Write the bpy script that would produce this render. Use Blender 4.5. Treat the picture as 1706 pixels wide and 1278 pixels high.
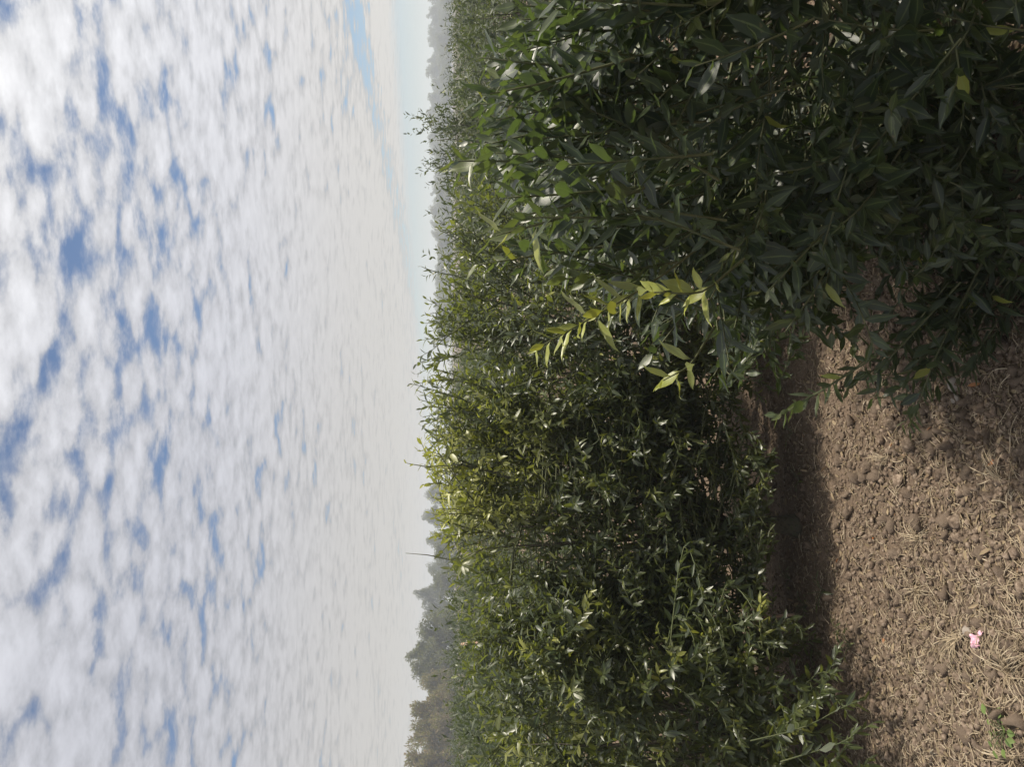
import bpy, math, random
import numpy as np
from mathutils import Vector, Matrix
R = math.radians
scene = bpy.context.scene
for o in list(bpy.data.objects): bpy.data.objects.remove(o)
COL = scene.collection

# ------------------------------------------------------------------ camera
CAM = np.array([0.0, 0.0, 1.5]); FPX = 1281.0; PITCH = math.atan((853-748)/FPX)
FWD = np.array([0, math.cos(PITCH), -math.sin(PITCH)])
DWN = np.array([0, -math.sin(PITCH), -math.cos(PITCH)])
RGT = np.array([1.0, 0, 0])
cd = bpy.data.cameras.new('camera'); cam = bpy.data.objects.new('camera', cd); COL.objects.link(cam)
cd.sensor_fit = 'HORIZONTAL'; cd.sensor_width = 36; cd.lens = 36*FPX/1706
cd.clip_start = 0.05; cd.clip_end = 5000
# the phone was held on its side: image left is up in the world
m = Matrix((DWN, RGT, -FWD)).transposed().to_4x4(); m.translation = CAM
cam.matrix_world = m; scene.camera = cam
scene.render.resolution_x = 1024; scene.render.resolution_y = 768

def ray(x, y):                       # photograph pixel -> direction with unit depth
    return FWD + RGT*((1278-y-639)/FPX) + DWN*((x-853)/FPX)
def at(x, y, d): return CAM + ray(x, y)*d
def proj(P):
    q = np.atleast_2d(P) - CAM
    d = q @ FWD; d = np.where(d < 0.05, 0.05, d)
    return np.stack([853 + FPX*(q @ DWN)/d, 639 - FPX*(q @ RGT)/d, d], 1)

# ------------------------------------------------------------------ light
SUN_AZ, SUN_EL = R(86), R(65)        # azimuth from the view direction towards the right
SUN = np.array([math.sin(SUN_AZ)*math.cos(SUN_EL), math.cos(SUN_AZ)*math.cos(SUN_EL), math.sin(SUN_EL)])
sl = bpy.data.lights.new('sun', 'SUN'); sl.energy = 5.0; sl.angle = R(2.5); sl.color = (1, .915, .78)
so = bpy.data.objects.new('sun', sl); COL.objects.link(so)
so.rotation_euler = Vector(SUN).to_track_quat('Z', 'Y').to_euler(); so.location = (5, 4, 9)

w = bpy.data.worlds.new('World'); scene.world = w; w.use_nodes = True
nt = w.node_tree; N = nt.nodes; L = nt.links; N.clear()
def nd(t, **k):
    n = N.new(t)
    for a, b in k.items(): setattr(n, a, b)
    return n
def mth(op, a, b=None, c=None, clamp=False):
    n = nd('ShaderNodeMath', operation=op, use_clamp=clamp)
    for i, v in enumerate((a, b, c)):
        if v is None: continue
        if isinstance(v, (int, float)): n.inputs[i].default_value = v
        else: L.new(v, n.inputs[i])
    return n.outputs[0]
def sstep(v, lo, hi):
    n = nd('ShaderNodeMapRange', interpolation_type='SMOOTHSTEP')
    L.new(v, n.inputs[0]); n.inputs[1].default_value = lo; n.inputs[2].default_value = hi
    return n.outputs[0]
def mixc(f, a, b):
    n = nd('ShaderNodeMix', data_type='RGBA')
    for s, v in ((n.inputs['Factor'], f), (n.inputs[6], a), (n.inputs[7], b)):
        if isinstance(v, (int, float)): s.default_value = v
        elif isinstance(v, tuple): s.default_value = v+(1,)
        else: L.new(v, s)
    return n.outputs[2]
sky = nd('ShaderNodeTexSky', sky_type='NISHITA', sun_disc=False, sun_elevation=SUN_EL, sun_rotation=SUN_AZ, air_density=1.0, dust_density=0.0, ozone_density=6.0)
tc = nd('ShaderNodeTexCoord'); sx = nd('ShaderNodeSeparateXYZ'); L.new(tc.outputs['Generated'], sx.inputs[0])
zc = mth('ADD', mth('MAXIMUM', sx.outputs[2], 0.0), 0.05)
px = mth('DIVIDE', sx.outputs[0], zc); py = mth('DIVIDE', sx.outputs[1], zc)
cb = nd('ShaderNodeCombineXYZ'); L.new(px, cb.inputs[0]); L.new(py, cb.inputs[1])
def wnoise(scale, detail, rough, off, dist=0.0, vec=None, stretch=(1, 1, 1), rot=0.0):
    mp = nd('ShaderNodeMapping'); mp.inputs[1].default_value = off; mp.inputs[3].default_value = stretch; mp.inputs[2].default_value = (0, 0, rot)
    L.new(vec or cb.outputs[0], mp.inputs[0])
    n = nd('ShaderNodeTexNoise'); n.inputs['Scale'].default_value = scale; n.inputs['Detail'].default_value = detail
    n.inputs['Roughness'].default_value = rough; n.inputs['Distortion'].default_value = dist
    L.new(mp.outputs[0], n.inputs['Vector']); return n.outputs[0]
n_big = wnoise(0.62, 1, .5, (1.6, 0.35, 0))
n_mid = wnoise(4.2, 6, .56, (0.4, 5.2, 0), .3, stretch=(1, 1.3, 1), rot=.5)
n_fin = wnoise(10.5, 5, .6, (7.4, 1.2, 0), 0.0, stretch=(1, 1.2, 1), rot=.5)
vm = nd('ShaderNodeMapping'); vm.inputs[1].default_value = (1.3, .7, 0); vm.inputs[2].default_value = (0, 0, .5); vm.inputs[3].default_value = (1, 1.25, 1); L.new(cb.outputs[0], vm.inputs[0])
vx = nd('ShaderNodeMix', data_type='VECTOR'); vx.inputs['Factor'].default_value = .16
L.new(vm.outputs[0], vx.inputs[4]); L.new(n_mid.node.outputs['Color'], vx.inputs[5])
vo = nd('ShaderNodeTexVoronoi', feature='SMOOTH_F1'); vo.inputs['Scale'].default_value = 8.0; vo.inputs['Smoothness'].default_value = .3
L.new(vx.outputs[1], vo.inputs['Vector'])
dens = mth('ADD', mth('MULTIPLY', n_mid, .66), mth('MULTIPLY', n_fin, .42))
dens = mth('SUBTRACT', dens, mth('MULTIPLY', vo.outputs['Distance'], .40))
dens = mth('ADD', dens, mth('MULTIPLY', mth('SUBTRACT', n_big, .5), .44))
hor = mth('MULTIPLY', mth('SUBTRACT', 1.0, sstep(sx.outputs[2], .06, .34)), .13)   # far cloud cover closes up along the line of sight
dens = mth('ADD', dens, hor)
# the deck has an edge far off to the right, and a clear lane before it
edge = mth('ADD', mth('ADD', px, py), mth('MULTIPLY', n_mid, 1.6))
lane = mth('ADD', mth('ADD', mth('MULTIPLY', px, 1.3), mth('MULTIPLY', py, .4)), mth('MULTIPLY', n_mid, 1.2))
lane = mth('MULTIPLY', mth('SUBTRACT', 1.0, sstep(mth('ABSOLUTE', mth('SUBTRACT', lane, 6.5)), .1, .75)), .27)
dens = mth('SUBTRACT', dens, lane)
cover = mth('MULTIPLY', sstep(dens, .075, .305), mth('SUBTRACT', 1.0, mth('MULTIPLY', sstep(edge, 11.6, 13.4), .75)))
dv = nd('ShaderNodeVectorMath', operation='DOT_PRODUCT'); L.new(tc.outputs['Generated'], dv.inputs[0]); dv.inputs[1].default_value = SUN
gl = mth('POWER', mth('MAXIMUM', dv.outputs['Value'], 0.0), 2.0)
bri = mth('ADD', .47, mth('MULTIPLY', gl, .92))
lump = mth('ADD', .78, mth('MULTIPLY', sstep(dens, .18, .50), .26))
lump = mth('ADD', lump, mth('MULTIPLY', mth('MULTIPLY', mth('SUBTRACT', n_fin, .5), .50), sstep(sx.outputs[2], .02, .25)))
bri = mth('MULTIPLY', bri, lump)
tint = mixc(sstep(dv.outputs['Value'], .2, .8), (.95, .96, 1.04), (1.0, .99, .975))
tint = mixc(sstep(sx.outputs[2], .0, .32), (1.06, 1.0, .90), tint)
cc = nd('ShaderNodeVectorMath', operation='SCALE'); L.new(tint, cc.inputs[0]); L.new(bri, cc.inputs['Scale'])
sk = nd('ShaderNodeVectorMath', operation='SCALE'); L.new(sky.outputs[0], sk.inputs[0]); sk.inputs['Scale'].default_value = .078
fin = mixc(mth('MULTIPLY', cover, .97), sk.outputs[0], cc.outputs[0])
bg = nd('ShaderNodeBackground'); L.new(fin, bg.inputs[0]); bg.inputs[1].default_value = 1.0
w.cycles.sampling_method = 'MANUAL'; w.cycles.sample_map_resolution = 512
wo = nd('ShaderNodeOutputWorld'); L.new(bg.outputs[0], wo.inputs[0])
vs = scene.view_settings; vs.view_transform = 'Standard'; vs.look = 'None'; vs.exposure = .27; vs.gamma = 1
cy = scene.cycles; cy.max_bounces = 7; cy.diffuse_bounces = 3; cy.glossy_bounces = 2; cy.transmission_bounces = 4; cy.volume_bounces = 1; cy.transparent_max_bounces = 4

# ------------------------------------------------------------------ helpers
def empty(name, loc, label, cat, group=None, sc=1, rz=0):
    o = bpy.data.objects.new(name, None); COL.objects.link(o); o.location = loc; o.empty_display_size = .1
    o.scale = (sc, sc, sc); o.rotation_euler = (0, 0, rz); tag(o, label, cat, group); return o
def tag(o, label=None, cat=None, group=None, kind=None):
    for k, v in (('label', label), ('category', cat), ('group', group), ('kind', kind)):
        if v: o[k] = v
    return o
def obj(name, me, parent=None, loc=None):
    o = bpy.data.objects.new(name, me); COL.objects.link(o)
    if parent: o.parent = parent
    if loc is not None: o.location = loc
    return o
def mesh(name, V, F, mat, cols=None, smooth=True):
    """V (n,3); F a list of index arrays, each (k,3) or (k,4)"""
    V = np.asarray(V, dtype=np.float32); me = bpy.data.meshes.new(name)
    F = [np.asarray(f, dtype=np.int32) for f in F if len(f)]
    idx = np.concatenate([f.ravel() for f in F]); tot = np.concatenate([np.full(len(f), f.shape[1], np.int32) for f in F])
    st = np.concatenate([[0], np.cumsum(tot)[:-1]]).astype(np.int32)
    me.vertices.add(len(V)); me.vertices.foreach_set('co', V.ravel())
    me.loops.add(len(idx)); me.loops.foreach_set('vertex_index', idx)
    me.polygons.add(len(tot)); me.polygons.foreach_set('loop_start', st); me.polygons.foreach_set('loop_total', tot)
    if smooth: me.polygons.foreach_set('use_smooth', np.ones(len(tot), bool))
    if cols is not None:
        a = me.attributes.new('leafcol', 'FLOAT_COLOR', 'POINT'); c = np.ones((len(V), 4), np.float32); c[:, :3] = cols
        a.data.foreach_set('color', c.ravel())
    me.update(); me.validate(); me.materials.append(mat); return me
def nrm(v): return v/np.maximum(np.linalg.norm(v, axis=-1, keepdims=True), 1e-9)

def tubes(lines, sides=5):
    """lines: list of (points (k,3), radii (k,)) -> V, [quads, tris]"""
    V, Q, T = [], [], []; b = 0
    for P, r in lines:
        P = np.asarray(P, float); k = len(P); t = nrm(np.gradient(P, axis=0))
        ref = np.array([0, 0, 1.0]) if abs(t[0, 2]) < .9 else np.array([1.0, 0, 0])
        a = nrm(np.cross(t, ref)); c = np.cross(t, a)
        th = np.arange(sides)*2*math.pi/sides
        ring = P[:, None] + np.asarray(r)[:, None, None]*(np.cos(th)[None, :, None]*a[:, None] + np.sin(th)[None, :, None]*c[:, None])
        V.append(ring.reshape(-1, 3)); V.append(P[-1:] + t[-1:]*np.asarray(r)[-1])
        i = np.arange(k-1)[:, None]*sides + b; j = np.arange(sides)[None]; j2 = (j+1) % sides
        Q.append(np.stack([i+j, i+j2, i+sides+j2, i+sides+j], -1).reshape(-1, 4))
        e = b+(k-1)*sides; tip = b+k*sides
        T.append(np.stack([e+np.arange(sides), e+(np.arange(sides)+1) % sides, np.full(sides, tip)], 1))
        b += k*sides+1
    return np.concatenate(V), [np.concatenate(Q), np.concatenate(T)]

_perm = np.random.RandomState(5).rand(256, 256)
def vnoise(x, y):
    xi = np.floor(x).astype(int); yi = np.floor(y).astype(int); fx = x-xi; fy = y-yi
    fx = fx*fx*(3-2*fx); fy = fy*fy*(3-2*fy)
    g = lambda a, b: _perm[a % 256, b % 256]
    return (g(xi, yi)*(1-fx)+g(xi+1, yi)*fx)*(1-fy)+(g(xi, yi+1)*(1-fx)+g(xi+1, yi+1)*fx)*fy - .5
def gh(x, y):                        # height of the soil
    x = np.asarray(x, float); y = np.asarray(y, float)
    h = .05*vnoise(x*.9+7, y*.9+3) + .035*vnoise(x*3.1, y*3.1+9) + .022*vnoise(x*9+4, y*9) + .012*vnoise(x*24, y*24) + .007*vnoise(x*55, y*55)
    far = np.clip(1-(np.hypot(x, y)-6)/20, 0, 1)
    return h*(.15+.85*far)
def gpt(x, y):                       # photograph pixel -> point on the soil
    d = ray(x, y); p = CAM - d*(CAM[2]/d[2])
    for _ in range(4):
        hh = float(gh(p[0], p[1])); p = CAM + d*((hh-CAM[2])/d[2])
    return p

# ------------------------------------------------------------------ materials
def mat(name):
    m = bpy.data.materials.new(name); m.use_nodes = True; t = m.node_tree; t.nodes.clear()
    o = t.nodes.new('ShaderNodeOutputMaterial'); return m, t, o
class G:                             # small node helper
    def __init__(s, t): s.t = t
    def n(s, ty, **k):
        n = s.t.nodes.new(ty)
        for a, b in k.items(): setattr(n, a, b)
        return n
    def put(s, sock, v):
        if isinstance(v, (int, float)): sock.default_value = v
        elif isinstance(v, tuple): sock.default_value = v if len(v) == 4 else v+(1,)
        else: s.t.links.new(v, sock)
    def mix(s, f, a, b, bt='MIX'):
        n = s.n('ShaderNodeMix', data_type='RGBA', blend_type=bt); s.put(n.inputs['Factor'], f); s.put(n.inputs[6], a); s.put(n.inputs[7], b); return n.outputs[2]
    def m(s, op, a, b=0.0):
        n = s.n('ShaderNodeMath', operation=op); s.put(n.inputs[0], a); s.put(n.inputs[1], b); return n.outputs[0]
    def noise(s, scale, det=4, rough=.55, coord='Object'):
        c = s.n('ShaderNodeTexCoord'); n = s.n('ShaderNodeTexNoise'); n.inputs['Scale'].default_value = scale
        n.inputs['Detail'].default_value = det; n.inputs['Roughness'].default_value = rough; s.t.links.new(c.outputs[coord], n.inputs['Vector']); return n.outputs[0]
    def ramp(s, f, stops):
        n = s.n('ShaderNodeValToRGB'); s.put(n.inputs[0], f); e = n.color_ramp.elements
        while len(e) < len(stops): e.new(.5)
        for k, (p, c) in zip(e, stops): k.position = p; k.color = c+(1,)
        return n.outputs[0]
    def bump(s, h, st, dist=.01):
        n = s.n('ShaderNodeBump'); n.inputs['Strength'].default_value = st; n.inputs['Distance'].default_value = dist; s.put(n.inputs['Height'], h); return n.outputs[0]

def leaf_material(name, dark, light, young, under, rough=.38, trans=.25, tcol=(.30, .36, .05), tint=None, spec=.55):
    m, t, o = mat(name); g = G(t)
    at_ = g.n('ShaderNodeAttribute', attribute_name='leafcol'); sp = g.n('ShaderNodeSeparateColor'); t.links.new(at_.outputs['Color'], sp.inputs[0])
    yo, rn, ac = sp.outputs[0], sp.outputs[1], sp.outputs[2]
    oi = g.n('ShaderNodeObjectInfo').outputs['Random']
    c = g.mix(rn, dark, light)
    c = g.mix(yo, c, young)
    c = g.mix(g.m('MULTIPLY', g.noise(60, 3), .35), c, (.02, .03, .012))
    sp_ = g.m('GREATER_THAN', g.noise(38, 2), .70); c = g.mix(g.m('MULTIPLY', sp_, .5), c, (.13, .10, .05))
    mid = g.m('LESS_THAN', ac, .10)
    c = g.mix(g.m('MULTIPLY', mid, .35), c, (.20, .26, .09))
    if tint: c = g.mix(g.m('MULTIPLY', oi, tint[1]), c, tint[0])
    ge = g.n('ShaderNodeNewGeometry')
    c = g.mix(g.m('MULTIPLY', ge.outputs['Backfacing'], .75), c, g.mix(yo, under, young))
    b = g.n('ShaderNodeBsdfPrincipled'); g.put(b.inputs['Base Color'], c)
    g.put(b.inputs['Roughness'], g.m('ADD', rough, g.m('MULTIPLY', ge.outputs['Backfacing'], .25)))
    b.inputs['Specular IOR Level'].default_value = spec
    t.links.new(g.bump(g.noise(140, 2), .12, .002), b.inputs['Normal'])
    tr = g.n('ShaderNodeBsdfTranslucent'); g.put(tr.inputs[0], g.mix(yo, tcol, (.62, .66, .08)))
    mx = g.n('ShaderNodeMixShader'); g.put(mx.inputs[0], trans); t.links.new(b.outputs[0], mx.inputs[1]); t.links.new(tr.outputs[0], mx.inputs[2])
    t.links.new(mx.outputs[0], o.inputs[0]); return m
M = {}
M['leaf'] = leaf_material('citrus_leaf', (.010, .020, .012), (.036, .047, .018), (.32, .32, .06), (.075, .09, .065))
M['leaf_dark'] = leaf_material('citrus_leaf_shaded', (.007, .017, .013), (.024, .037, .021), (.29, .31, .06), (.055, .072, .062), rough=.40, trans=.17, tcol=(.20, .31, .06), spec=.45)  # darker copy of the citrus leaf: the near bush's shade is put into its colour
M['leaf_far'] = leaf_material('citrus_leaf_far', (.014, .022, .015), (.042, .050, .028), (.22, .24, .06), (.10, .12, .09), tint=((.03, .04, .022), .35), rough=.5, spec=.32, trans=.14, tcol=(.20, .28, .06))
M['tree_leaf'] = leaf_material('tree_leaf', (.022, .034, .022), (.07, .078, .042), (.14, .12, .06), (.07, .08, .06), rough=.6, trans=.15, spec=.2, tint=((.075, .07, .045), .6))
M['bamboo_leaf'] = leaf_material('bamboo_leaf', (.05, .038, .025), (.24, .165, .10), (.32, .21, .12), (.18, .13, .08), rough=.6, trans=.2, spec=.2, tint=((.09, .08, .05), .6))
M['weed_leaf'] = leaf_material('weed_leaf', (.10, .17, .05), (.16, .24, .07), (.25, .30, .06), (.14, .2, .09), rough=.55, trans=.3)
M['dry_leaf'] = leaf_material('dry_leaf', (.12, .082, .055), (.36, .27, .18), (.36, .09, .02), (.2, .14, .09), rough=.8, trans=.1, tcol=(.3, .2, .1), spec=.2)

def simple(name, stops, scale, rough=.85, bumps=None, spec=.3, det=5, coord='Object'):
    m, t, o = mat(name); g = G(t); b = g.n('ShaderNodeBsdfPrincipled')
    n = g.noise(scale, det, .6, coord); c = g.ramp(n, stops)
    oi = g.n('ShaderNodeObjectInfo').outputs['Random']
    c = g.mix(g.m('MULTIPLY', oi, .22), c, (.09, .065, .05))
    g.put(b.inputs['Base Color'], c); b.inputs['Roughness'].default_value = rough; b.inputs['Specular IOR Level'].default_value = spec
    if bumps: t.links.new(g.bump(g.noise(bumps[0], 4), bumps[1], bumps[2]), b.inputs['Normal'])
    t.links.new(b.outputs[0], o.inputs[0]); return m
M['bark'] = simple('bark', [(.3, (.03, .034, .02)), (.5, (.085, .075, .055)), (.75, (.05, .075, .028))], 45, bumps=(60, 1.0, .01))
M['twig'] = simple('green_twig', [(.3, (.05, .07, .025)), (.7, (.10, .11, .05))], 15, rough=.6)
M['straw'] = simple('straw', [(.3, (.16, .12, .08)), (.5, (.36, .29, .195)), (.7, (.56, .48, .36))], 26, rough=.7)
M['clod'] = simple('soil_clod', [(.3, (.055, .040, .030)), (.5, (.165, .124, .092)), (.7, (.34, .27, .21))], 70, rough=.95, bumps=(190, .7, .004), spec=.15)
M['stone'] = simple('stone', [(.3, (.22, .19, .165)), (.7, (.36, .32, .28))], 25, rough=.85, bumps=(120, .4, .003))
M['pebble'] = simple('white_pebble', [(.3, (.6, .58, .55)), (.7, (.75, .73, .7))], 40, rough=.6)
M['pink'] = simple('pink_film', [(.3, (.62, .26, .38)), (.55, (.72, .42, .52)), (.75, (.7, .6, .6))], 60, rough=.3, spec=.6)
M['grey_film'] = simple('grey_film', [(.3, (.22, .23, .22)), (.6, (.40, .41, .40))], 70, rough=.35, spec=.6)
M['stake'] = simple('bare_stake', [(.3, (.42, .27, .20)), (.7, (.60, .42, .33))], 14, rough=.7)
M['grey_bark'] = simple('grey_bark', [(.3, (.07, .065, .055)), (.7, (.13, .12, .10))], 6)

m, t, o = mat('soil'); g = G(t); b = g.n('ShaderNodeBsdfPrincipled')
c1 = g.ramp(g.noise(2.2, 6, .6), [(.3, (.085, .062, .045)), (.7, (.17, .126, .092))])
c2 = g.ramp(g.noise(75, 6, .7), [(.3, (.05, .036, .026)), (.5, (.16, .118, .086)), (.75, (.31, .24, .18))])
c = g.mix(.6, c1, c2)
g.put(b.inputs['Base Color'], c); b.inputs['Roughness'].default_value = .95; b.inputs['Specular IOR Level'].default_value = .12
h = g.m('ADD', g.m('MULTIPLY', g.noise(60, 5, .7), 1.0), g.m('MULTIPLY', g.noise(200, 4, .7), .5))
t.links.new(g.bump(h, .9, .012), b.inputs['Normal']); t.links.new(b.outputs[0], o.inputs[0]); M['soil'] = m

# ------------------------------------------------------------------ ground: one sheet, fine near the camera, out to the horizon
def axis(lo, hi, step, far, gr=1.22):
    a = list(np.arange(lo, hi+1e-6, step)); s = step
    while a[-1] < far: s = min(s*gr, 60); a.append(a[-1]+s)
    s = step
    while a[0] > -far: s = min(s*gr, 60); a.insert(0, a[0]-s)
    return np.array(a)
gx = axis(-1.9, 1.9, .0125, 430); gy = axis(1.3, 4.6, .0125, 430)
X, Y = np.meshgrid(gx, gy); Z = gh(X, Y); nx, ny = len(gx), len(gy)
i = (np.arange(ny-1)[:, None]*nx + np.arange(nx-1)[None]).ravel()
ground = obj('ground', mesh('ground', np.stack([X, Y, Z], -1).reshape(-1, 3), [np.stack([i, i+1, i+1+nx, i+nx], 1)], M['soil']))
tag(ground, kind='structure', label='brown crumbly soil littered with clods and dry straw')

# ------------------------------------------------------------------ leaf shapes
def leaf_shape(lod, fold, curl, wid, tw=0.0):
    """unit leaf along +Y, normal +Z -> V, quads, tris, across"""
    if lod == 0: S = [0, .10, .26, .46, .68, .87, 1.0]; W = [.012, .03, .31, .48, .39, .15, 0]
    elif lod == 1: S = [0, .30, .66, 1.0]; W = [.0, .42, .42, 0]
    else: S = [0, .45, 1.0]; W = [0, .5, 0]
    V, A = [], []; k = len(S)
    for s, w_ in zip(S, W):
        zc_ = -curl*s*s + .04*math.sin(s*9); ys = s*(1-.12*abs(curl))
        ww = w_*wid; an = tw*s
        V.append((0, ys, zc_)); A.append(0)
        for sg in (-1, 1):
            a, bz = sg*ww*math.cos(fold), ww*math.sin(fold)
            V.append((a*math.cos(an)-bz*math.sin(an), ys, zc_+a*math.sin(an)+bz*math.cos(an))); A.append(1)
    Q = []
    for j in range(k-1):
        p, q = 3*j, 3*j+3
        Q += [(p+1, p, q, q+1), (p, p+2, q+2, q)]
    V = np.array(V, float); A = np.array(A, float)
    if lod > 0:                      # pointed ends as single vertices
        tr_ = []
        if lod == 1:
            V2 = V[[0, 3, 4, 5, 6, 7, 8, 9]]; A2 = A[[0, 3, 4, 5, 6, 7, 8, 9]]
            return V2, np.array([(2, 1, 4, 5), (1, 3, 6, 4)]), np.array([(0, 1, 2), (0, 3, 1), (5, 4, 7), (4, 6, 7)]), A2
        V2 = V[[0, 3, 4, 5, 6]]; A2 = A[[0, 3, 4, 5, 6]]
        return V2, np.zeros((0, 4), int), np.array([(0, 1, 2), (0, 3, 1), (2, 1, 4), (1, 3, 4)]), A2
    return V, np.array(Q), np.zeros((0, 3), int), A
SH = [(.28, .10, .34, .0), (.45, .26, .32, .25), (.20, .34, .38, -.2), (.55, .05, .30, .1), (.35, .50, .34, .3), (.15, .18, .40, -.35)]
SHAPES = {l: [leaf_shape(l, *s) for s in SH] for l in (0, 1, 2)}

class Leaves:                        # arrays of leaf placements
    def __init__(s): s.P, s.D, s.Nn, s.Ln, s.Y, s.Rn = [], [], [], [], [], []
    def add(s, P, D, Nn, Ln, Y, Rn):
        for a, b in zip((s.P, s.D, s.Nn, s.Ln, s.Y, s.Rn), (P, D, Nn, Ln, Y, Rn)): a.append(b)
    def done(s, rng):
        s.P, s.D, s.Nn, s.Ln, s.Y, s.Rn = [np.concatenate(a) for a in (s.P, s.D, s.Nn, s.Ln, s.Y, s.Rn)]
        s.D = nrm(s.D); s.S = nrm(np.cross(s.D, s.Nn)); s.Nn = np.cross(s.S, s.D); s.k = rng.randint(0, len(SH), len(s.P)); return s
    def mid(s): return s.P + s.D*s.Ln[:, None]*.5
def leaf_mesh(name, lv, sel, lod, material, origin):
    VV, QQ, TT, CC = [], [], [], []; b = 0
    for k in range(len(SH)):
        ii = sel[lv.k[sel] == k]
        if not len(ii): continue
        V, Q, T, A = SHAPES[lod][k]; n, v = len(ii), len(V)
        W = lv.P[ii][:, None] - origin + lv.Ln[ii][:, None, None]*(V[None, :, :1]*lv.S[ii][:, None] + V[None, :, 1:2]*lv.D[ii][:, None] + V[None, :, 2:]*lv.Nn[ii][:, None])
        VV.append(W.reshape(-1, 3)); off = (b+np.arange(n)*v)[:, None, None]
        if len(Q): QQ.append((Q[None]+off).reshape(-1, 4))
        if len(T): TT.append((T[None]+off).reshape(-1, 3))
        C = np.zeros((n, v, 3)); C[:, :, 0] = lv.Y[ii][:, None]; C[:, :, 1] = lv.Rn[ii][:, None]; C[:, :, 2] = A[None]
        CC.append(C.reshape(-1, 3)); b += n*v
    F = []
    if QQ: F.append(np.concatenate(QQ))
    if TT: F.append(np.concatenate(TT))
    return mesh(name, np.concatenate(VV), F, material, np.concatenate(CC))

# ------------------------------------------------------------------ growing a bush
def bez(a, b, c, n): t = np.linspace(0, 1, n)[:, None]; return a*(1-t)**2+2*b*t*(1-t)+c*t*t
def clothe(lv, rng, Pts, leafL, gap, ang, young, start=.1, tipy=.35, gap_young=1.0):
    """set leaves along a shoot"""
    seg = np.linalg.norm(np.diff(Pts, axis=0), axis=1); ln = seg.sum(); n = max(3, int(ln*(1-start)/gap)+2)
    s = np.linspace(start, 1.0, n); cum = np.concatenate([[0], np.cumsum(seg)])/ln
    P = np.stack([np.interp(s, cum, Pts[:, k]) for k in range(3)], 1)
    T = nrm(np.gradient(P, axis=0)); ph = np.arange(n)*2.39996+rng.rand()*6.28+rng.randn(n)*.3
    ref = nrm(np.cross(T, np.where(np.abs(T[:, 2:]) < .9, [[0, 0, 1.0]], [[1.0, 0, 0]]))); o2 = np.cross(T, ref)
    rad = np.cos(ph)[:, None]*ref+np.sin(ph)[:, None]*o2
    a = (ang+rng.randn(n)*.22)*(1-.45*s**3); a = a[:, None]
    D = T*np.cos(a)+rad*np.sin(a); D[:, 2] -= .06+.14*rng.rand(n)
    D = nrm(D+rng.randn(n, 3)*.08)
    Nn = T + np.array([0, 0, .45]) + rng.randn(n, 3)*.22
    Ln = leafL*(.55+.62*rng.rand(n))*(1-.38*s**4)
    Y = np.clip(young*(.5+.8*s) + tipy*np.clip(s-.75, 0, 1)*rng.rand(), 0, 1)*(.6+.5*rng.rand(n))
    Y = np.where(rng.rand(n) < .008, .8, Y)
    lv.add(P, D, Nn, Ln, np.clip(Y, 0, 1), rng.rand(n))
class Plant: pass
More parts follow.
